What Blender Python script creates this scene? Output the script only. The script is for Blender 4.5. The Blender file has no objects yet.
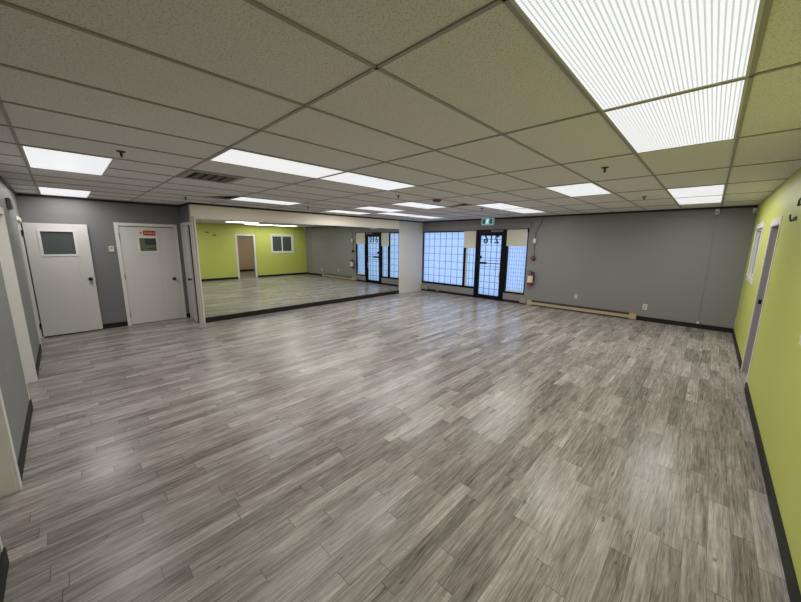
import bpy, bmesh, math, random
from mathutils import Vector, Matrix
random.seed(7)
S = bpy.context.scene
COL = S.collection
PI = math.pi

# ------------------------------------------------------------------ camera
F_PX, YAW, PITCH, ROLL = 321.45, 0.764349, 0.177840, 0.009030
HC = 1.774
def cam_axes():
    f = Vector((-math.sin(YAW)*math.cos(PITCH), math.cos(YAW)*math.cos(PITCH), -math.sin(PITCH)))
    r0 = Vector((math.cos(YAW), math.sin(YAW), 0)); u0 = r0.cross(f)
    r = r0*math.cos(ROLL) + u0*math.sin(ROLL); u = r.cross(f)
    return r, u, f
cd = bpy.data.cameras.new('camera'); cam = bpy.data.objects.new('camera', cd); COL.objects.link(cam)
r_, u_, f_ = cam_axes()
cam.matrix_world = Matrix(((r_.x, u_.x, -f_.x, 0), (r_.y, u_.y, -f_.y, 0), (r_.z, u_.z, -f_.z, HC), (0, 0, 0, 1)))
cd.sensor_fit = 'HORIZONTAL'; cd.sensor_width = 36; cd.lens = F_PX*36/801
cd.shift_x = (400.5-399.095)/801; cd.shift_y = (300.40-301)/801
cd.clip_start = 0.02; cd.clip_end = 200
S.camera = cam

# ------------------------------------------------------------------ sky, exposure
W = bpy.data.worlds.new('sky'); S.world = W; W.use_nodes = True
wb = W.node_tree.nodes['Background']
wb.inputs[0].default_value = (0.42, 0.61, 1.0, 1); wb.inputs[1].default_value = 1.65
S.view_settings.view_transform = 'Standard'; S.view_settings.look = 'None'
S.view_settings.gamma = 1; S.view_settings.use_curve_mapping = False
S.view_settings.exposure = 0.0
LAMP = 8.8                      # radiance of the light the fluorescent fixtures give
S.cycles.max_bounces = 10; S.cycles.diffuse_bounces = 6; S.cycles.glossy_bounces = 5
S.cycles.transmission_bounces = 6; S.cycles.sample_clamp_indirect = 6
S.cycles.caustics_reflective = False; S.cycles.caustics_refractive = False

# ------------------------------------------------------------------ materials
def mat(name, col=(.5, .5, .5), rough=.5, metal=0, spec=.5, emit=None, estr=0):
    m = bpy.data.materials.new(name); m.use_nodes = True
    b = m.node_tree.nodes['Principled BSDF']
    b.inputs['Base Color'].default_value = (*col, 1); b.inputs['Roughness'].default_value = rough
    b.inputs['Metallic'].default_value = metal; b.inputs['Specular IOR Level'].default_value = spec
    if emit:
        b.inputs['Emission Color'].default_value = (*emit, 1); b.inputs['Emission Strength'].default_value = estr
    return m
class NT:
    """small helper to wire nodes"""
    def __init__(s, m): s.t = m.node_tree; s.b = s.t.nodes.get('Principled BSDF')
    def n(s, typ, **kw):
        x = s.t.nodes.new(typ)
        for k, v in kw.items(): setattr(x, k, v)
        return x
    def l(s, a, b): s.t.links.new(a, b)
    def val(s, inp, v):
        if isinstance(v, bpy.types.NodeSocket): s.l(v, inp)
        else: inp.default_value = v
    def math(s, op, a, b=0.0, c=0.0):
        x = s.n('ShaderNodeMath', operation=op); s.val(x.inputs[0], a); s.val(x.inputs[1], b); s.val(x.inputs[2], c)
        return x.outputs[0]
    def mix(s, f, a, b, mode='MIX'):
        x = s.n('ShaderNodeMix', data_type='RGBA', blend_type=mode)
        s.val(x.inputs[0], f); s.val(x.inputs[6], a if isinstance(a, bpy.types.NodeSocket) else (*a, 1))
        s.val(x.inputs[7], b if isinstance(b, bpy.types.NodeSocket) else (*b, 1)); return x.outputs[2]
    def ramp(s, f, pts):
        x = s.n('ShaderNodeValToRGB'); e = x.color_ramp.elements
        while len(e) < len(pts): e.new(.5)
        for q, (p, c) in zip(e, pts): q.position = p; q.color = (*c, 1) if len(c) == 3 else c
        s.l(f, x.inputs[0]); return x.outputs[0]
    def noise(s, vec, scale, detail=3, rough=.5, w=None):
        x = s.n('ShaderNodeTexNoise', noise_dimensions='4D' if w is not None else '3D')
        if vec is not None: s.l(vec, x.inputs['Vector'])
        x.inputs['Scale'].default_value = scale; x.inputs['Detail'].default_value = detail; x.inputs['Roughness'].default_value = rough
        if w is not None: s.l(w, x.inputs['W'])
        return x.outputs[0]
    def pos(s): return s.n('ShaderNodeNewGeometry').outputs['Position']
    def objco(s): return s.n('ShaderNodeTexCoord').outputs['Object']
    def scale(s, v, k):
        x = s.n('ShaderNodeVectorMath', operation='MULTIPLY'); s.l(v, x.inputs[0]); x.inputs[1].default_value = k; return x.outputs[0]
    def bump(s, h, strength, dist=.002):
        x = s.n('ShaderNodeBump'); x.inputs['Strength'].default_value = strength; x.inputs['Distance'].default_value = dist
        s.l(h, x.inputs['Height']); s.l(x.outputs[0], s.b.inputs['Normal'])

def paint(name, col, rough=.55, scuff=0.0, mottle=.06):
    m = mat(name, col, rough, spec=.35); k = NT(m); p = k.pos()
    n = k.noise(p, 1.3, 4); c = k.mix(k.math('MULTIPLY', n, mottle*2), col, tuple(x*.8 for x in col))
    if scuff:
        s1 = k.noise(k.scale(p, (9, 9, 2.2)), 1.0, 5, .6)
        c = k.mix(k.math('MULTIPLY', k.math('GREATER_THAN', s1, .715), scuff), c, (.55, .55, .53))
    k.l(c, k.b.inputs['Base Color'])
    k.bump(k.noise(p, 260, 2), .12, .001)
    return m

def floor_mat():
    m = mat('grey_vinyl_plank', (.3, .29, .27), .3, spec=.5); k = NT(m); p = k.pos(); k.b.inputs['IOR'].default_value = 1.22
    sx = k.n('ShaderNodeSeparateXYZ'); k.l(p, sx.inputs[0]); X, Y = sx.outputs[0], sx.outputs[1]
    PW, PL = .104, .84
    u = k.math('DIVIDE', X, PW); row = k.math('FLOOR', u); fu = k.math('SUBTRACT', u, row)
    wn = k.n('ShaderNodeTexWhiteNoise', noise_dimensions='1D'); k.l(row, wn.inputs['W'])
    v = k.math('ADD', k.math('DIVIDE', Y, PL), k.math('MULTIPLY', wn.outputs['Value'], 7.3)); pl = k.math('FLOOR', v); fv = k.math('SUBTRACT', v, pl)
    cv = k.n('ShaderNodeCombineXYZ'); k.l(row, cv.inputs[0]); k.l(pl, cv.inputs[1])
    w2 = k.n('ShaderNodeTexWhiteNoise', noise_dimensions='2D'); k.l(cv.outputs[0], w2.inputs['Vector']); rnd = w2.outputs['Value']
    w3 = k.math('MULTIPLY', rnd, 60)
    g1 = k.noise(k.scale(p, (32, 1.9, 1)), 1.0, 6, .66, w3)
    g2 = k.noise(k.scale(p, (190, 8, 1)), 1.0, 3, .65, w3)
    g3 = k.noise(k.scale(p, (7, 2.2, 1)), 1.0, 4, .6, w3)
    g4 = k.noise(k.scale(p, (75, 3.6, 1)), 1.0, 5, .72, w3)
    t = k.math('ADD', k.math('MULTIPLY', rnd, .26), k.math('MULTIPLY', g1, .75))
    t = k.math('ADD', t, k.math('MULTIPLY', g3, .50)); t = k.math('ADD', t, k.math('MULTIPLY', g2, .75)); t = k.math('ADD', t, k.math('MULTIPLY', g4, 1.0))
    t = k.math('SUBTRACT', t, 1.13)
    c = k.ramp(t, [(.04, (.046, .036, .030)), (.34, (.178, .161, .147)), (.60, (.312, .290, .270)), (.92, (.53, .503, .47))])
    # knots
    kn = k.noise(k.scale(p, (22, 6, 1)), 1.0, 2, .5, w3)
    c = k.mix(k.math('MULTIPLY', k.math('GREATER_THAN', kn, .70), .60), c, (.07, .06, .05))
    # joints
    e1 = k.math('MINIMUM', fu, k.math('SUBTRACT', 1, fu)); e2 = k.math('MINIMUM', fv, k.math('SUBTRACT', 1, fv))
    j = k.math('MAXIMUM', k.math('LESS_THAN', e1, .013), k.math('LESS_THAN', e2, .0030))
    c = k.mix(k.math('MULTIPLY', j, .55), c, (.07, .065, .06))
    k.l(c, k.b.inputs['Base Color'])
    k.l(k.math('ADD', .16, k.math('MULTIPLY', g1, .14)), k.b.inputs['Roughness'])
    h = k.math('SUBTRACT', k.math('MULTIPLY', g1, .4), j); k.bump(h, .10, .002)
    return m

def tile_mat():
    m = mat('acoustic_ceiling_tile', (.80, .77, .70), .9, spec=.1); k = NT(m); p = k.pos()
    a = k.noise(p, 120, 3, .65); b = k.noise(p, 60, 2, .5)
    pit = k.math('MULTIPLY', k.math('GREATER_THAN', a, .57), .45)
    c = k.mix(k.math('MULTIPLY', k.noise(p, .9, 2), .25), (.85, .835, .82), (.79, .77, .745))
    c = k.mix(pit, c, (.33, .31, .27)); k.l(c, k.b.inputs['Base Color'])
    k.bump(k.math('ADD', k.math('MULTIPLY', a, -1), k.math('MULTIPLY', b, .3)), .35, .003)
    return m

def lens_mat(name='prismatic_lens', pitch=.0170):
    m = mat(name, (.30, .31, .33), .3); k = NT(m); o = k.objco()
    sx = k.n('ShaderNodeSeparateXYZ'); k.l(o, sx.inputs[0])
    fx = k.math('FRACT', k.math('DIVIDE', sx.outputs[0], pitch)); fy = k.math('FRACT', k.math('DIVIDE', sx.outputs[1], pitch*.8))
    lx = k.math('LESS_THAN', fx, .32); ly = k.math('LESS_THAN', fy, .36)
    d = k.math('MAXIMUM', k.math('MULTIPLY', lx, .50), k.math('MULTIPLY', ly, .42))
    s = k.math('MULTIPLY', k.math('SUBTRACT', 1, d), 1.06)
    # prism facets that look down on the tubes are brighter along the tube lines
    k.b.inputs['Emission Color'].default_value = (.97, .985, 1.0, 1); k.l(s, k.b.inputs['Emission Strength'])
    return m

M = {}
M['floor'] = floor_mat(); M['tile'] = tile_mat(); M['lens'] = lens_mat()
M['tbar'] = mat('painted_tbar', (.36, .345, .305), .5)
M['fixture'] = mat('fixture_white', (.62, .60, .55), .45)
M['grey'] = paint('grey_wall_paint', (.215, .213, .210), .5)
M['darkgrey'] = paint('dark_grey_wall_paint', (.165, .165, .172), .5)
M['leftgrey'] = paint('scuffed_grey_wall_paint', (.203, .206, .204), .5, scuff=.35)
M['beige'] = paint('pale_warm_wall_paint', (.60, .565, .50), .5)
M['litband'] = paint('lit_wall_paint', (.80, .735, .61), .5)  # brighter version of the mirror wall paint, lamp light put into the colour
M['green'] = paint('lime_green_wall_paint', (.50, .545, .125), .5)
M['tan'] = paint('tan_wall_paint', (.56, .42, .27), .6)
M['plain'] = paint('white_wall_paint', (.6, .59, .57), .6)
M['black'] = mat('black_rubber_base', (.016, .014, .013), .55, spec=.2)
M['crown'] = mat('dark_wall_angle', (.010, .012, .010), .5)
M['white'] = paint('white_gloss_paint', (.60, .58, .575), .38, mottle=.10)
M['trimw'] = mat('white_trim_paint', (.66, .645, .62), .4)
M['jamb'] = mat('pale_grey_trim_paint', (.36, .345, .345), .4)
M['knob'] = mat('black_knob', (.008, .008, .008), .4, spec=.2)
M['steel'] = mat('brushed_steel', (.45, .44, .42), .35, 1)
M['blackmetal'] = mat('black_aluminium', (.004, .0045, .006), .45, spec=.12)
M['bars'] = mat('dark_grille_steel', (.05, .07, .12), .5)
M['cream'] = paint('cream_card', (.66, .63, .53), .7)
M['heater'] = mat('beige_heater_enamel', (.40, .325, .205), .45)
M['heaterdark'] = mat('heater_fins_and_shade', (.06, .045, .03), .6)  # dark tone for the fins and the painted shadow line on top
M['red'] = mat('red_enamel', (.22, .022, .018), .35)
M['maroon'] = mat('dark_red_enamel', (.10, .012, .012), .45)
M['conduit'] = mat('brown_conduit', (.13, .095, .085), .5)
M['signred'] = mat('sign_red', (.40, .02, .018), .45)
M['plastic'] = mat('ivory_plastic', (.60, .57, .48), .4)
M['whiteplastic'] = mat('white_plastic', (.68, .68, .66), .4)
M['greyplastic'] = mat('grey_plastic', (.17, .17, .17), .5)
M['boxgrey'] = mat('grey_box_enamel', (.26, .25, .22), .5)
M['darkgreen'] = mat('dark_green_enamel', (.035, .055, .035), .5)
M['doorglass'] = mat('dim_vision_glass', (.075, .085, .090), .12)
M['doorglassgreen'] = mat('dim_green_glass', (.10, .11, .095), .12)
M['paperdark'] = mat('dark_green_paper', (.022, .042, .034), .6)
M['sliderglass'] = mat('smoked_glass', (.065, .075, .07), .12)
M['louvre'] = mat('vent_louvre', (.08, .075, .065), .5)
M['void'] = mat('dark_void', (.008, .008, .007), .9)
M['brass'] = mat('dark_sprinkler_metal', (.03, .026, .022), .4)
M['exitgreen'] = mat('exit_green', (.0, .06, .055), .5, emit=(.0, .16, .14), estr=.35)
M['exitlit'] = mat('exit_lit_face', (.35, .48, .48), .4, emit=(.30, .52, .53), estr=.45)
M['exitman'] = mat('exit_lit_figure', (.6, .8, .8), .4, emit=(.50, .92, .92), estr=.95)
M['exitcase'] = mat('exit_case', (.30, .35, .36), .4, emit=(.25, .36, .38), estr=.22)
M['lettering'] = mat('dark_vinyl_lettering', (.018, .03, .06), .5)
M['whiteink'] = mat('pale_red_ink', (.62, .33, .28), .5)
M['slab'] = mat('dark_concrete', (.06, .06, .06), .9)
M['purple'] = paint('dim_grey_room_paint', (.26, .25, .29), .6)

mm = bpy.data.materials.new('silvered_mirror'); mm.use_nodes = True
k = NT(mm); k.b.inputs['Metallic'].default_value = 1; k.b.inputs['Roughness'].default_value = .012
k.b.inputs['Base Color'].default_value = (.80, .83, .78, 1); M['mirror'] = mm

fm = bpy.data.materials.new('frosted_film_glass'); fm.use_nodes = True
k = NT(fm); out = fm.node_tree.nodes['Material Output']; fm.node_tree.nodes.remove(k.b)
tr = k.n('ShaderNodeBsdfTranslucent'); tr.inputs[0].default_value = (.84, .86, .88, 1)
gl = k.n('ShaderNodeBsdfGlossy'); gl.inputs[0].default_value = (.8, .8, .8, 1); gl.inputs[1].default_value = .25
ms = k.n('ShaderNodeMixShader'); ms.inputs[0].default_value = .05
k.l(tr.outputs[0], ms.inputs[1]); k.l(gl.outputs[0], ms.inputs[2]); k.l(ms.outputs[0], out.inputs[0]); M['frost'] = fm

# ------------------------------------------------------------------ mesh helpers
class MB:
    """collects shapes in world coordinates; build() links them as ONE mesh object"""
    def __init__(s): s.bm = bmesh.new()
    def box(s, x0, x1, y0, y1, z0, z1, bev=0, seg=2):
        x0, x1 = min(x0, x1), max(x0, x1); y0, y1 = min(y0, y1), max(y0, y1); z0, z1 = min(z0, z1), max(z0, z1)
        r = bmesh.ops.create_cube(s.bm, size=1, matrix=Matrix.Translation(((x0+x1)/2, (y0+y1)/2, (z0+z1)/2)) @ Matrix.Diagonal((x1-x0, y1-y0, z1-z0, 1)))
        if bev:
            es = list({e for v in r['verts'] for e in v.link_edges})
            bmesh.ops.bevel(s.bm, geom=es, offset=bev, segments=seg, affect='EDGES', profile=.5)
        return s
    def ring(s, axis, a0, a1, b0, b1, c0, c1, w, wt=None):
        """picture-frame of width w; axis = normal; a,b the in-plane ranges (next two axes in xyz order), c the depth range"""
        wt = w if wt is None else wt
        for (p0, p1, q0, q1) in ((a0, a0+w, b0, b1), (a1-w, a1, b0, b1), (a0+w, a1-w, b0, b0+wt), (a0+w, a1-w, b1-wt, b1)):
            if axis == 'x': s.box(c0, c1, p0, p1, q0, q1)
            elif axis == 'y': s.box(p0, p1, c0, c1, q0, q1)
            else: s.box(p0, p1, q0, q1, c0, c1)
        return s
    def lathe(s, prof, center, axis='z', n=24):
        """prof: (radius, height) pairs along axis from center"""
        ax = Vector(axis) if not isinstance(axis, str) else {'x': Vector((1, 0, 0)), '-x': Vector((-1, 0, 0)), 'y': Vector((0, 1, 0)), '-y': Vector((0, -1, 0)), 'z': Vector((0, 0, 1)), '-z': Vector((0, 0, -1))}[axis]
        q = Vector((0, 0, 1)).rotation_difference(ax); c = Vector(center); rings = []
        for (r, h) in prof:
            rings.append([s.bm.verts.new(c + q @ Vector((r*math.cos(2*PI*i/n), r*math.sin(2*PI*i/n), h))) for i in range(n)])
        for a, b in zip(rings, rings[1:]):
            for i in range(n): s.bm.faces.new((a[i], a[(i+1) % n], b[(i+1) % n], b[i]))
        s.bm.faces.new(rings[0][::-1]); s.bm.faces.new(rings[-1]); return s
    def tube(s, pts, r, n=10):
        pts = [Vector(p) for p in pts]; rings = []
        for i, p in enumerate(pts):
            d = (pts[min(i+1, len(pts)-1)] - pts[max(i-1, 0)]).normalized()
            a = d.orthogonal().normalized() if i == 0 else (prev - d*prev.dot(d)).normalized()
            prev = a; b = d.cross(a)
            rings.append([s.bm.verts.new(p + (a*math.cos(2*PI*j/n) + b*math.sin(2*PI*j/n))*r) for j in range(n)])
        for a, b in zip(rings, rings[1:]):
            for j in range(n): s.bm.faces.new((a[j], a[(j+1) % n], b[(j+1) % n], b[j]))
        s.bm.faces.new(rings[0][::-1]); s.bm.faces.new(rings[-1]); return s
    def prism(s, poly, z0, z1):
        a = [s.bm.verts.new((x, y, z0)) for x, y in poly]; b = [s.bm.verts.new((x, y, z1)) for x, y in poly]; n = len(poly)
        s.bm.faces.new(a[::-1]); s.bm.faces.new(b)
        for i in range(n): s.bm.faces.new((a[i], a[(i+1) % n], b[(i+1) % n], b[i]))
        return s
    def quad(s, pts): s.bm.faces.new([s.bm.verts.new(p) for p in pts]); return s
    def rot(s, center, axis, ang):
        bmesh.ops.rotate(s.bm, verts=s.bm.verts[:], cent=center, matrix=Matrix.Rotation(ang, 3, axis)); return s
    def build(s, name, m, parent=None, origin=None, smooth=False):
        bmesh.ops.recalc_face_normals(s.bm, faces=s.bm.faces[:])
        me = bpy.data.meshes.new(name)
        base = wloc(parent) if parent else Vector(origin or (0, 0, 0))
        bmesh.ops.translate(s.bm, verts=s.bm.verts[:], vec=-base)
        s.bm.to_mesh(me); s.bm.free()
        o = bpy.data.objects.new(name, me); COL.objects.link(o)
        if parent: o.parent = parent
        else: o.location = base
        me.materials.append(m)
        if smooth:
            for p in me.polygons: p.use_smooth = True
            me.set_sharp_from_angle(angle=math.radians(35))
        return o
def wloc(o):
    v = Vector((0, 0, 0))
    while o: v += Vector(o.location); o = o.parent
    return v
def tag(o, label=None, cat=None, group=None, kind=None):
    if label: o['label'] = label
    if cat: o['category'] = cat
    if group: o['group'] = group
    if kind: o['kind'] = kind
    return o
def thing(name, label, cat, loc, group=None, kind=None):
    o = bpy.data.objects.new(name, None); COL.objects.link(o); o.location = loc; o.empty_display_size = .1
    return tag(o, label, cat, group, kind)
def dup(root, loc, label, rotz=0, group=None):
    r = root.copy(); COL.objects.link(r); r.location = loc; r.rotation_euler = (0, 0, rotz); r['label'] = label
    if group: r['group'] = group
    for ch in list(root.children):
        c = ch.copy(); COL.objects.link(c); c.parent = r
        for g in list(ch.children):
            d = g.copy(); COL.objects.link(d); d.parent = c
    return r
def struct(name, mb, m, label, cat, **kw): return tag(mb.build(name, m, **kw), label, cat, kind='structure')

# ------------------------------------------------------------------ room dimensions (metres, floor z = 0)
GX, MX, AX = .53, -7.82, -8.666         # lime wall, mirror wall, door wall
BY, FY, RY = 9.386, -.424, 1.94         # storefront wall, near wall, return wall
CZ = 2.543                              # ceiling
TX, TY, X0, Y0 = .6096, 1.2192, -.5805, 1.0812
xl = lambda i: X0 + i*TX
yl = lambda j: Y0 + j*TY
T = .12; TOP = 2.95

# ---- floor, roof
struct('floor', MB().box(-10.3, 4.6, -2.0, 9.7, -.08, 0), M['floor'], 'grey wood-look vinyl plank floor', 'floor')
struct('roof', MB().box(-10.3, 4.6, -2.0, 9.7, TOP, TOP+.1), M['slab'], 'dark slab above the suspended ceiling', 'roof')

def wall(name, axis, c0, c1, a0, a1, holes, m, label, top=TOP):
    """a wall of boxes around its openings; holes = (a0, a1, z0, z1)"""
    mb = MB(); cuts = sorted(holes); cur = a0
    def add(p, q, z0, z1):
        if q-p < 1e-4 or z1-z0 < 1e-4: return
        if axis == 'x': mb.box(c0, c1, p, q, z0, z1)
        else: mb.box(p, q, c0, c1, z0, z1)
    for (h0, h1, z0, z1) in cuts:
        add(cur, h0, 0, top); add(h0, h1, 0, z0); add(h0, h1, z1, top); cur = h1
    add(cur, a1, 0, top)
    return struct(name, mb, m, label, 'wall')
WIN = (-7.80, -5.545, .30, 2.18); DOOR = (-5.545, -4.525, 0, 2.19); SIDE = (-4.525, -3.86, .29, 2.20)
wall('wall_back', 'y', BY, BY+.16, MX-T, GX+T, [WIN, DOOR, SIDE], M['grey'], 'grey wall with the barred storefront windows and entrance door')
GD = (5.80, 6.56, 0, 2.03); GW = (7.49, 8.58, 1.25, 2.06)
wall('wall_right', 'x', GX, GX+T, FY-T, BY, [GD, GW], M['green'], 'lime green wall with a doorway and a white slider window')
O1 = (-3.36, -2.60, 0, 2.05); O2 = (-5.97, -5.02, 0, 2.05); O3 = (-8.60, -7.76, 0, 2.07)
wall('wall_front', 'y', FY-T, FY, AX-T, GX, [O1, O2, O3], M['leftgrey'], 'scuffed grey wall with three door openings at the left edge')
D2 = (.85, 1.795, 0, 2.06)
wall('wall_alcove', 'x', AX-T, AX, FY, RY+T, [D2], M['darkgrey'], 'dark grey alcove wall behind the two white doors')
D3 = (-8.605, -7.945, 0, 2.10)
wall('wall_return', 'y', RY, RY+T, AX, MX-T, [D3], M['darkgrey'], 'narrow dark grey return wall with a slim door, left of the mirrors')
wall('wall_left', 'x', MX-T, MX, RY, BY, [], M['beige'], 'pale wall carrying the long mirror')
# rooms seen through the openings
struct('wall_office', MB().box(4.4, 4.5, 3.0, BY, 0, TOP).box(GX+T, 4.5, 3.0, 3.1, 0, TOP).box(GX+T, 4.4, BY-.02, BY+.10, 0, TOP), M['tan'], 'tan walls of the room through the lime wall doorway', 'wall')
struct('ceiling_office', MB().box(GX+T, 4.4, 3.1, BY-.02, 2.5, 2.54), M['plain'], 'plain ceiling of the tan room', 'ceiling')
struct('baseboard_office', MB().box(4.385, 4.4, 3.1, BY-.02, 0, .11), M['black'], 'black baseboard in the tan room', 'baseboard')
struct('wall_closet', MB().box(-9.95, GX+T, -1.95, -1.85, 0, TOP).box(-9.95, -9.85, -1.85, 3.7, 0, TOP).box(GX, GX+T, -1.85, FY-T, 0, TOP).box(-7.2, -7.1, -1.85, FY-T, 0, TOP), M['darkgrey'], 'dim closet walls behind the open white door', 'wall')
struct('wall_backroom', MB().box(-9.85, MX-T, 3.6, 3.7, 0, TOP), M['purple'], 'dim wall of the room behind the slim door', 'wall')

# ---- suspended ceiling
xs = [AX-.0, xl(-13), xl(-12)] + [xl(i) for i in range(-11, 2)] + [GX]
ys = [FY, yl(-1)] + [yl(j) for j in range(0, 7)] + [BY]
HOLE1 = (xl(-10), xl(-9), yl(0), yl(1)); HOLE2 = (xl(-6), xl(-5), yl(3), yl(4))
cb = MB()
for a, b in zip(xs, xs[1:]):
    for c, d in zip(ys, ys[1:]):
        cx, cy = (a+b)/2, (c+d)/2
        if any(h[0] < cx < h[1] and h[2] < cy < h[3] for h in (HOLE1, HOLE2)): continue
        cb.box(a, b, c, d, CZ+.006, CZ+.022)
struct('ceiling', cb, M['tile'], 'beige acoustic tile suspended ceiling', 'ceiling')
# ceiling grid: tee segments, left out where the two sideways lights bridge a tee
tb = MB(); hw = .0095
def tee(x0, x1, y0, y1): tb.box(x0, x1, y0, y1, CZ-.001, CZ+.006)
for i in range(-13, 2):
    x = xl(i); y_from = FY if x > MX else FY
    y_to = BY if x > MX else RY
    if i in (-7, -12):
        tee(x-hw, x+hw, FY, yl(-1)); tee(x-hw, x+hw, yl(-1)+.61, y_to)
    else: tee(x-hw, x+hw, y_from, y_to)
for j in range(-1, 7):
    y = yl(j); tee(AX if y < RY else MX, GX, y-hw, y+hw)
struct('trim_1', tb, M['tbar'], 'metal tee grid of the suspended ceiling', 'ceiling grid')
# dark wall angle at the top of the grey walls
ca = MB(); z0, z1 = CZ-.036, CZ+.004; t = .02
ca.box(MX, GX, BY-t, BY, z0, z1).box(MX, MX+t, RY, BY, z0, z1).box(AX, MX, RY-t, RY, z0, z1).box(AX, AX+t, FY, RY, z0, z1).box(AX, GX, FY, FY+t, z0, z1)
struct('trim_2', ca, M['crown'], 'thin black wall angle where the grey walls meet the ceiling', 'trim')

# ---- baseboards
BH, BT = .10, .014
def bb(name, boxes, label, m='black'):
    mb = MB()
    for q in boxes: mb.box(*q)
    return struct(name, mb, M[m], label, 'baseboard')
bb('baseboard_back', [(-1.10, GX, BY-BT, BY, 0, BH), (-7.80, -5.56, BY-BT, BY, 0, .075), (-4.52, -3.86, BY-BT, BY, 0, .075)], 'black baseboard along the grey storefront wall')
bb('baseboard_right', [(GX-BT, GX, 6.66, BY, 0, BH), (GX-BT, GX, FY, 5.72, 0, BH)], 'black baseboard along the lime green wall')
bb('baseboard_front', [(-7.68, -6.06, FY, FY+BT, 0, BH), (-5.02, -3.46, FY, FY+BT, 0, BH), (-2.60, GX, FY, FY+BT, 0, BH)], 'black baseboard pieces along the scuffed grey wall')
bb('baseboard_alcove', [(AX, AX+BT, FY, .79, 0, BH), (AX, AX+BT, 1.85, RY, 0, BH)], 'black baseboard behind the white doors')
bb('baseboard_left', [(MX, MX+.03, 2.005, 8.12, 0, .115)], 'black baseboard under the long mirror')
bb('baseboard_corner', [(MX, MX+.012, 8.12, BY, 0, .10)], 'pale baseboard on the wall between mirror and windows', 'beige')

# ------------------------------------------------------------------ mirrors
tm = MB(); tm.box(MX, MX+.034, 1.982, 2.005, 0, 2.27).box(MX, MX+.034, 2.005, 8.13, 2.228, 2.27)
struct('trim_3', tm, M['trimw'], 'pale strip framing the left end and top of the long mirror', 'trim')
struct('trim_5', MB().box(MX, MX+.010, RY, 8.13, 2.27, CZ-.03), M['litband'], 'band above the long mirror, paler paint standing in for lamp light', 'trim')  # added strip of paler paint imitates the lit top of the wall
names = ['leftmost mirror panel, next to the slim door', 'second mirror panel from the left, showing the doorway reflected', 'middle one of the five mirror panels',
         'fourth mirror panel from the left, reflecting the grey wall', 'rightmost mirror panel, reflecting the barred entrance door']
pw = (8.12-2.005)/5
for i in range(5):
    y0 = 2.005+i*pw
    o = MB().box(MX+.002, MX+.010, y0+.0012, y0+pw-.0012, .115, 2.228).build('wall_mirror', M['mirror'], origin=(MX, y0+pw/2, .115))
    tag(o, names[i], 'mirror', 'mirror panels on the long wall')

# ------------------------------------------------------------------ doors and casings
def hinge(parent, p, ax, m='steel'):
    """small butt hinge knuckle, vertical"""
    return MB().lathe([(.007, -.045), (.009, -.04), (.009, .04), (.007, .045)], p, 'z', 10).build('hinge', M[m], parent)
def knob(parent, p, axis, m='knob'):
    o = MB().lathe([(.033, 0), (.033, .006), (.014, .010), (.012, .030), (.024, .036), (.031, .050), (.029, .064), (.016, .070)], p, axis, 20).build('knob', M[m], parent, smooth=True)
    return o
# door 1: leaf swung open against the alcove wall
LX = -8.60
d = thing('door_1', 'open white door with a grey window, leftmost, swung against the alcove wall', 'door', (LX, FY, 0), kind='structure')
lf = MB()
lf.box(LX-.04, LX, FY-.045, -.23, .022, 2.057, .002).box(LX-.04, LX, .205, .397, .022, 2.057, .002).box(LX-.04, LX, -.23, .205, .022, 1.50).box(LX-.04, LX, -.23, .205, 1.925, 2.057)
lf.build('leaf', M['white'], d)
vf = MB().ring('x', -.252, .228, 1.474, 1.95, LX-.046, LX+.008, .034).build('vision_frame', M['trimw'], d)
MB().box(LX-.024, LX-.018, -.22, .196, 1.506, 1.918).build('vision_glass', M['doorglass'], vf)
knob(d, (LX, .335, 1.03), 'x'); MB().box(LX, LX+.003, .31, .36, .93, .985, .001).build('lock_plate', M['steel'], d)
MB().box(LX-.041, LX+.002, .399, .404, .99, 1.06).build('latch_plate', M['steel'], d)
for z in (.22, 1.88): MB().lathe([(.010, -.05), (.013, -.045), (.013, .045), (.010, .05)], (LX+.008, FY+.004, z), 'z', 12).build('hinge', M['knob'], d)
cs = MB(); cs.box(-8.655, -8.60, FY, FY+.016, 0, 2.13).box(-8.60, -7.70, FY, FY+.016, 2.07, 2.13).box(-7.76, -7.70, FY, FY+.016, 0, 2.07)
cs.box(-8.604, -8.598, FY-T, FY, 0, 2.07).box(-7.762, -7.756, FY-T, FY, 0, 2.07)
cs.build('door_frame', M['trimw'], d)
# door 2: closed door with red sign
DXF = AX
d = thing('door_2', 'closed white door under a small red sign, with hinges on its left', 'door', (AX, 1.36, 0), kind='structure')
lf = MB(); x0, x1 = AX-.04, AX+.004
lf.box(x0, x1, .852, 1.15, .012, 2.045, .002).box(x0, x1, 1.46, 1.792, .012, 2.045, .002).box(x0, x1, 1.15, 1.46, .012, 1.54).box(x0, x1, 1.15, 1.46, 1.83, 2.045)
lf.build('leaf', M['white'], d)
vf = MB().ring('x', 1.128, 1.482, 1.515, 1.852, x0-.004, x1+.010, .034).build('vision_frame', M['trimw'], d)
MB().box(AX-.02, AX-.014, 1.152, 1.458, 1.542, 1.828).build('vision_glass', M['doorglassgreen'], vf)
MB().box(AX-.013, AX-.011, 1.255, 1.452, 1.675, 1.826).build('dark_paper', M['paperdark'], vf)
MB().box(AX-.013, AX-.011, 1.29, 1.452, 1.585, 1.610).build('paper_strip', M['paperdark'], vf)
knob(d, (x1, 1.695, .93), 'x'); MB().box(x1, x1+.003, 1.725, 1.755, .86, .90).build('lock_plate', M['steel'], d)
for z in (.22, 1.03, 1.86): MB().lathe([(.008, -.055), (.011, -.05), (.011, .05), (.008, .055)], (x1+.006, .851, z), 'z', 12).build('hinge', M['steel'], d)
cs = MB(); cs.box(AX, AX+.016, .79, .85, 0, 2.12).box(AX, AX+.016, 1.795, 1.85, 0, 2.12).box(AX, AX+.016, .85, 1.795, 2.06, 2.12)
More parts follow.
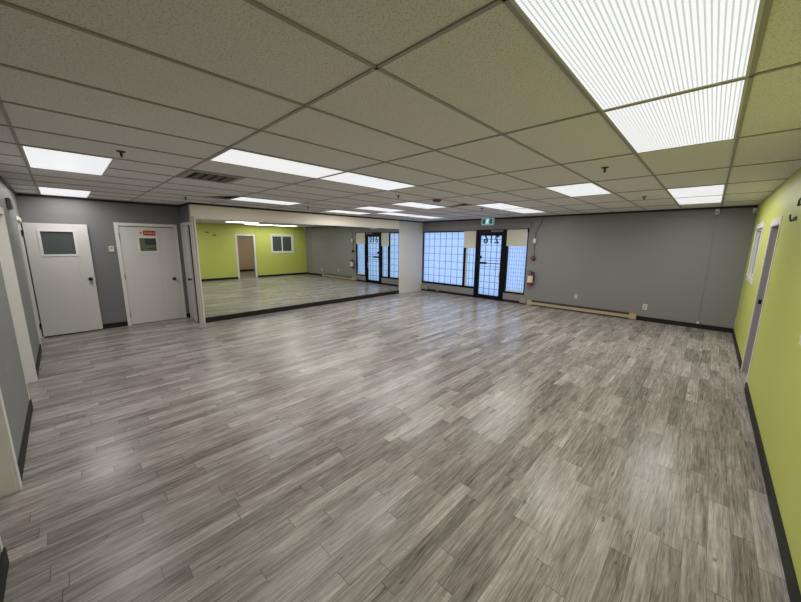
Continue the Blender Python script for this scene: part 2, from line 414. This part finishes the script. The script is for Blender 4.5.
cs.box(AX-T, AX, .846, .852, 0, 2.06).box(AX-T, AX, 1.793, 1.799, 0, 2.06); cs.build('door_frame', M['trimw'], d)
# red sign above its window, and the small round sticker beside it
sg = thing('sign', 'small red sign with pale lettering above the window of the closed white door', 'sign', (x1, 1.35, 1.93))
MB().box(x1, x1+.005, 1.225, 1.462, 1.862, 1.992, .002).build('border', M['trimw'], sg)
MB().box(x1+.005, x1+.007, 1.238, 1.450, 1.874, 1.980, .0008).build('board', M['signred'], sg)
wk = MB()
for i, (a, h) in enumerate(((.0, .034), (.022, .022), (.040, .024), (.062, .020), (.083, .032), (.100, .022), (.120, .026), (.142, .030), (.158, .020))):
    yy = 1.262+a; zz = 1.930-.06*a; wk.box(x1+.007, x1+.0078, yy, yy+.013, zz-h/2, zz+h/2)
wk.build('lettering', M['whiteink'], sg)
tag(MB().lathe([(.020, 0), (.020, .002)], (x1, 1.203, 1.925), 'x', 18).build('sticker', M['greyplastic'], origin=(x1, 1.203, 1.925)), 'small round grey sticker left of the red door sign', 'sticker')
# door 3: slim door ajar on the return wall
d = thing('door_3', 'slim white door standing ajar between the closed door and the mirror', 'door', (-8.60, RY+.02, 0), kind='structure')
lf = MB().box(-8.60, -8.01, RY-.002, RY+.033, .012, 2.09, .002); piv = (-8.60, RY, 0); A3 = -.085; lf.rot(piv, 'Z', A3); lf.build('leaf', M['white'], d)
def swing(p):
    v = Vector(p)-Vector(piv); v.rotate(Matrix.Rotation(A3, 3, 'Z')); return Vector(piv)+v
kx = Vector((0, -1, 0)); kx.rotate(Matrix.Rotation(A3, 3, 'Z'))
MB().lathe([(.030, 0), (.030, .006), (.013, .010), (.011, .030), (.022, .036), (.028, .050), (.026, .062), (.014, .068)], swing((-8.05, RY-.002, .95)), kx, 18).build('knob', M['knob'], d, smooth=True)
MB().box(-8.00, -7.951, RY-.012, RY+.03, .46, .58, .004).build('strike_box', M['knob'], d)
cs = MB(); cs.box(-8.664, -8.605, RY-.016, RY, 0, 2.16).box(-7.93, -7.87, RY-.016, RY, 0, 2.16).box(-8.605, -7.93, RY-.016, RY, 2.10, 2.16)
cs.box(-8.607, -8.601, RY, RY+T, 0, 2.1).box(-7.934, -7.928, RY, RY+T, 0, 2.1); cs.build('door_frame', M['trimw'], d)
# doors 4, 5: the two openings in the near-left wall
def left_door(name, label, a0, a1, m):
    d = thing(name, label, 'door', ((a0+a1)/2, FY, 0), kind='structure')
    MB().box(a0+.006, a1-.006, FY-T, FY-T+.04, .012, 2.045, .002).build('leaf', M['white'], d)
    cs = MB(); cs.box(a0-.085, a0, FY, FY+.016, 0, 2.13).box(a1-.004, a1+.03, FY, FY+.004, 0, 2.08).box(a0, a1, FY, FY+.016, 2.05, 2.13)
    cs.box(a0, a0+.006, FY-T, FY, 0, 2.05).box(a1-.006, a1, FY-T, FY, 0, 2.05); cs.build('door_frame', M[m], d)
    knob(d, (a1-.09, FY-T+.04, .95), 'y')
left_door('door_4', 'recessed door whose pale frame meets the floor at the lower left edge', O1[0], O1[1], 'trimw')
left_door('door_5', 'recessed doorway with a pale grey frame midway along the scuffed wall', O2[0], O2[1], 'trimw')
# doorway in the lime wall (no leaf)
d = thing('door_6', 'open doorway in a white frame in the lime green wall', 'doorway', (GX, 6.18, 0), kind='structure')
cs = MB(); e = GX-.006
cs.box(e, GX, 5.72, 5.80, 0, 2.11).box(e, GX, 6.56, 6.64, 0, 2.11).box(e, GX, 5.80, 6.56, 2.03, 2.11)
cs.box(GX+T, GX+T+.014, 5.72, 5.80, 0, 2.11).box(GX+T, GX+T+.014, 6.56, 6.64, 0, 2.11)
cs.build('door_frame', M['trimw'], d)
jb = MB().box(GX, GX+T, 5.794, 5.806, 0, 2.03).box(GX, GX+T, 6.548, 6.562, 0, 2.03).box(GX, GX+T, 5.806, 6.548, 2.02, 2.034).box(GX+.05, GX+.085, 6.535, 6.548, 0, 2.02)
jb.build('jamb', M['jamb'], d)
MB().box(GX+.02, GX+.05, 6.544, 6.5485, .99, 1.05).build('strike_plate', M['knob'], d)
# slider window in the lime wall
w = thing('window_4', 'white framed two-pane slider window in the lime green wall', 'window', (GX, 8.035, 1.25), kind='structure')
MB().ring('x', 7.41, 8.66, 1.17, 2.14, GX-.016, GX, .085).build('casing', M['trimw'], w)
fr = MB().ring('x', 7.49, 8.58, 1.25, 2.06, GX+.01, GX+.09, .035); fr.box(GX+.02, GX+.08, 8.01, 8.06, 1.285, 2.025); fr.build('frame', M['whiteplastic'], w)
MB().box(GX+.055, GX+.061, 7.52, 8.03, 1.28, 2.03).build('pane', M['sliderglass'], w); MB().box(GX+.035, GX+.041, 8.04, 8.55, 1.28, 2.03).build('pane', M['sliderglass'], w)

# ------------------------------------------------------------------ storefront
def bars(mb, x0, x1, z0, z1, vx, hz, r, y):
    for x in vx: mb.box(x-r, x+r, y-r, y+r, z0, z1)
    for z in hz: mb.box(x0, x1, y-r*.8, y+r*.8, z-r, z+r)
    return mb
PY = BY+.07                              # frosted glass plane
# main window: wide pane + narrow pane
w = thing('window_1', 'large frosted storefront window behind a square security grille', 'window', (-6.67, BY, .30), kind='structure')
f = MB().box(-7.80, -5.545, BY+.0, BY+.10, .285, .345).box(-7.80, -5.545, BY+.0, BY+.10, 2.145, 2.18).box(-7.80, -7.785, BY+.02, BY+.10, .34, 2.15).box(-6.02, -5.945, BY+.0, BY+.10, .34, 2.15)
f.build('frame', M['blackmetal'], w)
MB().box(-5.942, -5.90, BY+.03, BY+.09, .345, 2.145).build('inner_mullion', M['trimw'], w)
MB().box(-7.79, -5.545, PY, PY+.006, .33, 2.16).build('pane', M['frost'], w)
bars(MB(), -7.785, -6.02, .345, 2.145, [-7.785+.252*i for i in range(1, 7)], [.345+.262*i for i in range(1, 7)], .0055, BY+.045).build('security_grille', M['bars'], w)
bars(MB(), -5.90, -5.545, .345, 1.9, [-5.80, -5.66], [.345+.262*i for i in range(1, 6)], .0048, BY+.045).build('security_grille', M['bars'], w)
# side window
w = thing('window_2', 'tall frosted window right of the entrance door, behind fine wire mesh', 'window', (-4.19, BY, .29), kind='structure')
f = MB().box(-4.525, -3.86, BY-.004, BY+.10, .275, .325).box(-4.525, -3.86, BY-.004, BY+.10, 2.17, 2.20).box(-3.885, -3.855, BY-.004, BY+.10, .325, 2.17).box(-4.525, -4.47, BY-.004, BY+.10, .325, 2.17)
f.box(-3.905, -3.845, BY-.012, BY, 2.10, 2.215)
f.build('frame', M['blackmetal'], w)
MB().box(-4.47, -3.885, BY+.02, BY+.05, .325, .365).build('inner_sill', M['trimw'], w)
MB().box(-4.52, -3.865, PY, PY+.006, .30, 2.19).build('pane', M['frost'], w)
bars(MB(), -4.47, -3.885, .325, 2.17, [-4.47+.0725*i for i in range(1, 8)], [.325+.118*i for i in range(1, 15)], .0024, BY+.05).build('security_mesh', M['bars'], w)
# entrance door
d = thing('door_7', 'black framed glass entrance door with barred frosted pane', 'door', (-5.03, BY, 0), kind='structure')
f = MB().box(-5.555, -5.475, BY-.02, BY+.12, 0, 2.195).box(-4.600, -4.520, BY-.02, BY+.12, 0, 2.195).box(-5.475, -4.600, BY-.02, BY+.12, 2.125, 2.195).box(-5.475, -4.600, BY-.01, BY+.12, 0, .02)
f.build('door_frame', M['blackmetal'], d)
f = MB().ring('y', -5.472, -4.603, .02, 2.122, BY+.0, BY+.05, .078, .11); lfm = f.build('leaf_frame', M['blackmetal'], d)
PD = BY+.03
MB().box(-5.40, -4.675, PD, PD+.006, .12, 2.02).build('pane', M['frost'], d)
gx0, gx1 = -5.394, -4.681
bars(MB(), gx0, gx1, .13, 2.012, [gx0+.19, gx0+.38, gx0+.57], [.34, .55, .76, .97, 1.05, 1.245, 1.32, 1.51, 1.72, 1.90], .006, BY+.012).build('security_grille', M['bars'], d)
pb = MB().box(-5.42, -4.66, BY-.05, BY-.030, 1.140, 1.165, .004).build('push_bar', M['bars'], d)
tag(MB().box(-5.415, -5.13, BY-.075, BY-.002, 1.125, 1.19, .008).build('push_bar_head', M['knob'], d), 'black latch end of push bar')
MB().box(-5.46, -5.32, BY-.03, BY, 1.29, 1.385, .006).build('deadbolt', M['knob'], d)
MB().box(-5.475, -5.41, BY-.03, BY, .93, 1.22, .006).build('lock_case', M['knob'], d)
MB().box(-5.02, -4.63, BY-.05, BY-.002, 2.125, 2.175, .006).build('door_closer', M['greyplastic'], d)
MB().box(-4.70, -4.668, BY-.012, BY, .66, .90, .004).build('pull_plate', M['steel'], d)
def text(name, s, size, mtl, parent, origin, rot, mirror=False, ext=.001):
    cu = bpy.data.curves.new(name, 'FONT'); cu.body = s; cu.size = size; cu.extrude = ext; cu.align_x = 'CENTER'; cu.align_y = 'CENTER'; cu.space_character = 1.12; cu.offset = size*.022
    to = bpy.data.objects.new(name, cu); COL.objects.link(to); bpy.context.view_layer.update()
    me = bpy.data.meshes.new_from_object(to.evaluated_get(bpy.context.evaluated_depsgraph_get())); bpy.data.objects.remove(to)
    mt = Matrix.Translation(Vector(origin)-wloc(parent)) @ rot
    if mirror: mt = mt @ Matrix.Diagonal((-1, 1, 1, 1))
    me.transform(mt)
    if mirror: me.flip_normals()
    me.materials.clear(); me.materials.append(mtl)
    o = bpy.data.objects.new(name, me); COL.objects.link(o); o.parent = parent; return o
tag(text('street_number', '216', .34, M['lettering'], d, (-5.035, PD-.002, 1.885), Matrix.Rotation(PI/2, 4, 'X'), True), 'dark house number 216 seen in reverse from inside')
# header board over the storefront
struct('trim_4', MB().box(-7.80, -3.80, BY-.030, BY, 2.215, 2.37, .004), M['grey'], 'grey header board above the storefront windows', 'trim')
# cream boards taped over the glass
tag(MB().box(-6.015, -5.565, BY-.012, BY-.004, 1.625, 2.165, .002).build('board', M['cream'], origin=(-5.79, BY, 1.625)), 'cream board covering the top of the glass left of the entrance door', 'board', 'cream boards over the glass')
tag(MB().box(-4.505, -3.892, BY-.018, BY-.010, 1.70, 2.185, .002).build('board', M['cream'], origin=(-4.2, BY, 1.70)), 'cream board covering the top of the window right of the entrance door', 'board', 'cream boards over the glass')

# exit sign
t = thing('exit_sign', 'lit green exit sign with a white figure above the entrance door', 'sign', (-5.153, BY, 2.325))
MB().box(-5.375, -4.93, BY-.065, BY-.002, 2.325, 2.560, .010).build('housing', M['exitcase'], t)
fc = MB().box(-5.345, -4.96, BY-.069, BY-.065, 2.355, 2.533).build('lit_face', M['exitlit'], t)
g = MB(); yf = BY-.071
g.box(-5.325, -5.225, yf, yf+.002, 2.372, 2.518).build('green_panel', M['exitgreen'], fc); MB().box(-5.085, -4.985, yf, yf+.002, 2.372, 2.518).build('green_panel', M['exitgreen'], fc)
p = MB(); q = yf; ox, oz = -5.155, 2.445   # running figure, pale, between the green panels
p.lathe([(.019, 0), (.019, .002)], (ox+.012, q, oz+.066), 'y', 14)
for (a, b, wd) in (((.008, .044), (-.008, -.008), .020), ((-.008, -.008), (.030, -.036), .013), ((.030, -.036), (.020, -.072), .011), ((-.008, -.008), (-.024, -.046), .013), ((-.024, -.046), (-.056, -.060), .011), ((.006, .040), (.036, .018), .009), ((.036, .018), (.056, .034), .008), ((.004, .040), (-.034, .028), .009), ((-.034, .028), (-.046, .000), .008)):
    p.tube([(ox+a[0], q, oz+a[1]), (ox+b[0], q, oz+b[1])], wd*.62, 6)
p.build('running_figure', M['exitman'], fc)

# fire alarm: conduit, sounder, pull station; extinguisher
t = tag(MB().tube([(-3.50, BY-.012, CZ), (-3.52, BY-.012, 2.35), (-3.60, BY-.012, 2.20), (-3.652, BY-.012, 2.06), (-3.655, BY-.012, 1.425)], .009).build('conduit', M['conduit'], origin=(-3.655, BY, 1.4), smooth=True), 'thin conduit running down from the ceiling to the red fire alarm', 'conduit')
t = thing('alarm_box', 'small white box on the conduit above the red fire alarm', 'box', (-3.652, BY, 1.78))
MB().box(-3.692, -3.612, BY-.075, BY-.0215, 1.79, 1.92, .006).build('housing', M['whiteplastic'], t); MB().box(-3.68, -3.625, BY-.078, BY-.075, 1.805, 1.84).build('grille', M['plastic'], t)
t = thing('fire_alarm', 'dark red fire alarm bell on the grey wall beside the storefront', 'alarm', (-3.655, BY, 1.37))
MB().lathe([(.058, 0), (.062, .02), (.058, .040), (.036, .056), (.012, .062)], (-3.655, BY-.03, 1.37), '-y', 28).build('gong', M['maroon'], t, smooth=True)
MB().box(-3.70, -3.61, BY-.03, BY, 1.32, 1.42, .004).build('back_box', M['maroon'], t); MB().lathe([(.012, 0), (.009, .01)], (-3.655, BY-.098, 1.37), '-y', 12).build('bolt', M['steel'], t)
t = thing('fire_extinguisher', 'red fire extinguisher with a pale label hung on the wall', 'fire extinguisher', (-3.67, BY-.10, .60))
cx, cy = -3.67, BY-.10
MB().lathe([(.060, .60), (.078, .612), (.080, .63), (.080, .865), (.070, .905), (.045, .930), (.028, .940), (.028, .955)], (cx, cy, 0), 'z', 28).build('cylinder', M['red'], t, smooth=True)
MB().lathe([(.0812, .68), (.0812, .87)], (cx, cy, 0), 'z', 28).build('paper_label', M['cream'], t, smooth=True)
MB().lathe([(.024, .955), (.024, .985), (.016, .99)], (cx, cy, 0), 'z', 16).build('valve', M['knob'], t)
hd = MB().box(cx-.10, cx+.02, cy-.012, cy+.012, .995, 1.007, .003); hd.box(cx-.09, cx+.02, cy-.010, cy+.010, .968, .978, .003); hd.build('handle', M['knob'], t)
MB().tube([(cx+.02, cy, .97), (cx+.075, cy, .985), (cx+.105, cy-.01, .94), (cx+.100, cy-.01, .82), (cx+.092, cy-.01, .72)], .011).build('hose', M['knob'], t, smooth=True)
MB().lathe([(.018, 0), (.018, .012)], (cx-.01, cy-.024, .975), '-y', 16).build('pressure_gauge', M['steel'], t)
MB().box(cx-.03, cx+.03, cy+.078, BY, .62, .98, .003).build('wall_bracket', M['steel'], t)

# baseboard heater with its junction box, boxes under the window
t = thing('baseboard_heater', 'long beige electric baseboard heater along the grey wall', 'heater', (-2.43, BY, 0))
x0, x1 = -3.74, -1.10
b_ = MB(); b_.box(x0+.02, x1-.02, BY-.060, BY-.052, .035, .108); MB().box(x0+.14, x1-.14, BY-.064, BY-.002, .145, .156).build('top_shade_strip', M['heaterdark'], t); b_.box(x0+.02, x1-.02, BY-.012, BY-.004, .02, .15)  # dark top strip paints in the shadow line along the heater
b_.build('casing', M['heater'], t)
MB().box(x0+.02, x1-.02, BY-.050, BY-.012, .020, .140).build('fins', M['heaterdark'], t)
MB().box(x0, x0+.14, BY-.066, BY-.002, .012, .152, .004).build('end_cap', M['heater'], t); MB().box(x1-.14, x1, BY-.066, BY-.002, .012, .152, .004).build('end_cap', M['heater'], t)
def boxy(name, label, cat, a0, a1, dp, z0, z1, m='boxgrey', extra=None):
    t = thing(name, label, cat, ((a0+a1)/2, BY, z0))
    MB().box(a0, a1, BY-dp, BY-.001, z0, z1, .005).build('housing', M[m], t)
    MB().box(a0+.012, a1-.012, BY-dp-.003, BY-dp, z0+.012, z1-.012).build('cover', M[m], t)
boxy('junction_box', 'grey junction box at the left end of the beige heater', 'junction box', -3.95, -3.765, .07, .03, .17)
boxy('junction_box', 'grey junction box in the corner under the large window', 'junction box', -7.80, -7.50, .07, .055, .22)
boxy('junction_box', 'small dark box on the baseboard under the large window', 'junction box', -7.10, -6.96, .05, .04, .115, 'greyplastic')

# outlets, switch, thermostat, small wall fittings
def outlet(label, p, nrm, w=.072, h=.116, m='plastic', slots=True, cat='outlet', name='wall_outlet'):
    t = thing(name, label, cat, p)
    x, y, z = p
    if nrm == 'y':
        MB().box(x-w/2, x+w/2, y-.006, y, z-h/2, z+h/2, .002).build('plate', M[m], t)
        if slots:
            for dz in (-.026, .026): MB().box(x-.017, x+.017, y-.0075, y-.006, z+dz-.014, z+dz+.014).build('socket', M['boxgrey'], t)
    else:
        s_ = 1 if nrm == 'x' else -1
        MB().box(x, x+s_*.006, y-w/2, y+w/2, z-h/2, z+h/2, .002).build('plate', M[m], t)
        if slots:
            for dz in (-.026, .026): MB().box(x+s_*.006, x+s_*.0075, y-.017, y+.017, z+dz-.014, z+dz+.014).build('socket', M['boxgrey'], t)
    return t
outlet('pale wall outlet above the middle of the beige heater', (-2.457, BY, .405), 'y')
outlet('pale wall outlet just past the right end of the beige heater', (-.966, BY, .335), 'y', .085, .135)
outlet('small white outlet low on the lime wall near the corner', (GX, 9.20, .255), '-x', m='whiteplastic')
tag(MB().lathe([(.020, 0), (.018, .008), (.006, .012)], (-1.73, BY, 1.05), '-y', 14).build('wall_plug', M['boxgrey'], origin=(-1.73, BY, 1.05)), 'tiny grey plug in the middle of the blank grey wall', 'wall plug')
t = thing('thermostat', 'beige thermostat between the two white doors', 'thermostat', (AX, .70, 1.55))
MB().box(AX, AX+.02, .665, .745, 1.545, 1.655, .004).build('housing', M['plastic'], t); MB().box(AX+.02, AX+.023, .685, .725, 1.60, 1.635).build('dial_window', M['boxgrey'], t)
t = thing('light_switch', 'white light switch on the lime wall at the right edge of the photo', 'switch', (GX, 3.47, 1.16))
MB().box(GX-.006, GX, 3.435, 3.505, 1.10, 1.22, .002).build('plate', M['whiteplastic'], t); MB().box(GX-.014, GX-.006, 3.465, 3.475, 1.15, 1.175).build('toggle', M['whiteplastic'], t)
# sensor with surface raceway, corner sensor
t = thing('motion_sensor', 'white motion sensor under the ceiling, on top of the raceway', 'sensor', (-.02, BY-.03, 2.44))
MB().box(-.052, .012, BY-.06, BY-.021, 2.40, 2.505, .010).build('housing', M['whiteplastic'], t); MB().box(-.042, .002, BY-.064, BY-.06, 2.42, 2.455, .001).build('lens', M['boxgrey'], t)
t = thing('cable_raceway', 'thin grey cable raceway running down the wall below the white sensor', 'raceway', (-.02, BY, .11))
MB().box(-.028, -.012, BY-.010, BY-.001, .13, 2.40, .002).build('cover', M['grey'], t); MB().box(-.04, 0, BY-.022, BY-.001, .105, .15, .003).build('end_box', M['plastic'], t)
t = thing('motion_sensor', 'small white sensor high in the corner of lime and grey walls', 'sensor', (GX-.03, BY-.04, 2.38))
MB().box(GX-.055, GX-.002, BY-.06, BY-.002, 2.40, 2.49, .010).build('housing', M['whiteplastic'], t); MB().box(GX-.045, GX-.015, BY-.063, BY-.06, 2.41, 2.44).build('lens', M['boxgrey'], t)
# brackets on the lime wall
def bracket(label, y, z, tilt):
    t = thing('wall_bracket', label, 'bracket', (GX, y, z), 'dark brackets on the lime wall')
    MB().box(GX-.012, GX, y-.085, y+.085, z-.016, z+.016, .003).build('plate', M['darkgreen'], t)
    MB().tube([(GX-.010, y-.03*tilt, z-.012), (GX-.030, y-.02*tilt, z-.020), (GX-.034, y+.03*tilt, z+.02), (GX-.028, y+.07*tilt, z+.038)], .008).build('arm', M['darkgreen'], t, smooth=True)
bracket('dark wall bracket on the lime wall, farther from the doorway and higher', 4.56, 2.15, -1)
bracket('dark wall bracket on the lime wall, nearer the doorway and lower', 4.84, 2.03, 1)
# grey device on the near-left wall
t = thing('door_chime', 'grey box high on the scuffed wall near the open door', 'box', (-7.1, FY, 2.15))
MB().box(-7.00, -6.76, FY, FY+.045, 2.17, 2.31, .012).build('housing', M['greyplastic'], t); MB().box(-6.98, -6.78, FY+.045, FY+.049, 2.19, 2.23).build('grille', M['boxgrey'], t)

# ------------------------------------------------------------------ ceiling lights
def make_light(loc, label, rot):
    t = thing('ceiling_light', label, 'ceiling light', loc, 'fluorescent ceiling lights'); x, y, z = loc; a, b = TX/2-hw, TY/2-hw
    MB().ring('z', x-a, x+a, y-b, y+b, CZ-.003, CZ+.005, .012).build('frame', M['fixture'], t)
    MB().box(x-a+.012, x+a-.012, y-b+.012, y+b-.012, CZ+.000, CZ+.004).build('diffuser', M['lens'], t)
    ld = bpy.data.lights.new('lamp', 'AREA'); ld.shape = 'RECTANGLE'; ld.size = TX-.05; ld.size_y = TY-.05
    ld.color = (1.0, .968, .935); ld.energy = LAMP*PI*(TX-.05)*(TY-.05)
    lo = bpy.data.objects.new('lamp', ld); COL.objects.link(lo); lo.parent = t; lo.location = (0, 0, -.006)
    t.rotation_euler = (0, 0, rot); return t
def cell(i, j): return (xl(i)+TX/2, yl(j)+TY/2, CZ)
LIGHTS = [
    (cell(0, 0), 0, 'huge lit ceiling light nearest the camera, cut off by the top edge'),
    (cell(0, 1), 0, 'lit ceiling light directly beyond the huge one nearest the camera'),
    (cell(0, 4), 0, 'nearer of the two lit ceiling lights joined end to end near the lime wall corner'),
    (cell(0, 5), 0, 'farther of the two lit ceiling lights joined end to end, above the white sensor'),
    (cell(-2, 3), 0, 'single lit ceiling light right of centre, left of a black sprinkler'),
    ((xl(-7), yl(-1)+.305, CZ), PI/2, 'single wide ceiling light at the left edge, next to a black sprinkler'),
    ((xl(-12), yl(-1)+.305, CZ), PI/2, 'single wide ceiling light at far left, above the open white door'),
    (cell(-5, 0), 0, 'long ceiling light left of centre, nearer half, right of the black vent'),
    (cell(-5, 1), 0, 'long ceiling light left of centre, farther half'),
    (cell(-10, 1), 0, 'lit ceiling light over the left part of the mirror, beside a broken tile'),
    (cell(-9, 3), 0, 'middle lit ceiling light of the three in a row crossing from the mirror'),
    (cell(-11, 3), 0, 'lit ceiling light closest to the mirror wall, above its right half'),
    (cell(-7, 3), 0, 'lit ceiling light left of the round smoke detector'),
    (cell(-10, 4), 0, 'nearer of the two joined ceiling lights along the far end of the mirror wall'),
    (cell(-10, 5), 0, 'farther of the two joined ceiling lights in front of the large window'),
    (cell(-5, 4), 0, 'nearer of the two joined ceiling lights leading to the exit sign, by a broken tile'),
    (cell(-5, 5), 0, 'farther of the two joined ceiling lights leading to the exit sign'),
]
proto = make_light(*[LIGHTS[0][0], LIGHTS[0][2], LIGHTS[0][1]])
for loc, rt, lab in LIGHTS[1:]: dup(proto, loc, lab, rt)
dup(proto, (2.6, 5.6, 2.5-.005), 'unseen ceiling light added to brighten the tan room, nearer one')  # this and the next: out-of-view lamps added to brighten the tan room
dup(proto, (2.9, 7.9, 2.5-.005), 'unseen ceiling light added to brighten the tan room, farther one')

# broken tiles: what is left of a tile, with a dark triangular gap
def broken(label, poly, c):
    o = MB().prism(poly, CZ+.006, CZ+.022).build('ceiling_tile', M['tile'], origin=(c[0], c[1], CZ+.006)); tag(o, label, 'ceiling tile', 'broken ceiling tiles')
h = HOLE1; broken('broken ceiling tile with a dark gap, beside the light over the mirror', [(h[0], h[2]), (h[1], h[2]), (h[1], h[3]-.01), (h[0], 1.80)], ((h[0]+h[1])/2, (h[2]+h[3])/2))
h = HOLE2; broken('broken ceiling tile with a dark gap, between smoke detector and exit sign', [(h[0], h[2]), (h[1], h[2]), (h[1], 5.64), (h[0], h[3]-.05)], ((h[0]+h[1])/2, (h[2]+h[3])/2))

# ceiling vent with dark louvres
vx0, vx1, vy0, vy1 = xl(-7)+.012, xl(-6)-.012, yl(0)+.012, yl(0)+.60
t = thing('ceiling_vent', 'square ceiling air vent with dark louvres left of the long light', 'vent', ((vx0+vx1)/2, (vy0+vy1)/2, CZ))
MB().ring('z', vx0, vx1, vy0, vy1, CZ-.008, CZ+.004, .060).build('frame', M['tbar'], t)
MB().box(vx0+.07, vx1-.07, vy0+.07, vy1-.07, CZ+.002, CZ+.005).build('dark_sheet', M['void'], t)  # flat black sheet painted in place of the shade inside the vent
for i in range(4):
    ya = vy0+.115+i*.105
    MB().box(vx0+.085, vx1-.085, ya, ya+.055, CZ-.006, CZ-.003).rot(((vx0+vx1)/2, ya, CZ-.004), 'X', -.16).build('louvre', M['louvre'], t)
# sprinklers
def make_sprinkler(p, label):
    t = thing('sprinkler', label, 'sprinkler', p, 'black pendant sprinklers'); x, y, z = p
    MB().lathe([(.034, 0), (.034, -.004), (.024, -.010), (.014, -.012)], p, 'z', 20).build('escutcheon', M['brass'], t)
    MB().lathe([(.010, -.010), (.010, -.034), (.007, -.042)], p, 'z', 12).build('stem', M['brass'], t)
    MB().lathe([(.015, -.050), (.016, -.049), (.015, -.048)], p, 'z', 16).build('deflector', M['brass'], t)
    fr = MB().tube([(x-.009, y, z-.030), (x-.012, y, z-.039), (x-.003, y, z-.049)], .0022, 6).tube([(x+.009, y, z-.030), (x+.012, y, z-.039), (x+.003, y, z-.049)], .0022, 6); fr.build('yoke', M['brass'], t)
    return t
SPR = [((-3.886, .475, CZ+.006), 'black sprinkler beside the wide light at the left edge'), ((-.895, 3.953, CZ+.006), 'black sprinkler right of the single light right of centre'),
       ((-.907, 6.70, CZ+.006), 'small far sprinkler left of the two joined lights near the corner'), ((-7.0, 1.68, CZ+.006), 'small sprinkler in front of the alcove corner, above the slim door'),
       ((-6.656, 3.962, CZ+.006), 'small sprinkler above the middle of the mirror'), ((-3.893, 4.02, CZ+.006), 'small sprinkler above the right end of the mirror, left of the smoke detector'),
       ((-3.83, 6.65, CZ+.006), 'small sprinkler in front of the exit sign')]
sp = make_sprinkler(*SPR[0])
for p, lab in SPR[1:]: dup(sp, p, lab)
t = thing('smoke_detector', 'round dark smoke detector on the ceiling near the centre', 'smoke detector', (-3.72, 4.85, CZ+.006))
MB().lathe([(.085, 0), (.085, -.012), (.070, -.030), (.045, -.040)], (-3.72, 4.85, CZ+.006), 'z', 28).build('body', M['louvre'], t, smooth=True)
MB().lathe([(.072, -.0125), (.080, -.0165), (.078, -.019)], (-3.72, 4.85, CZ+.006), 'z', 28).build('vent_ring', M['void'], t)
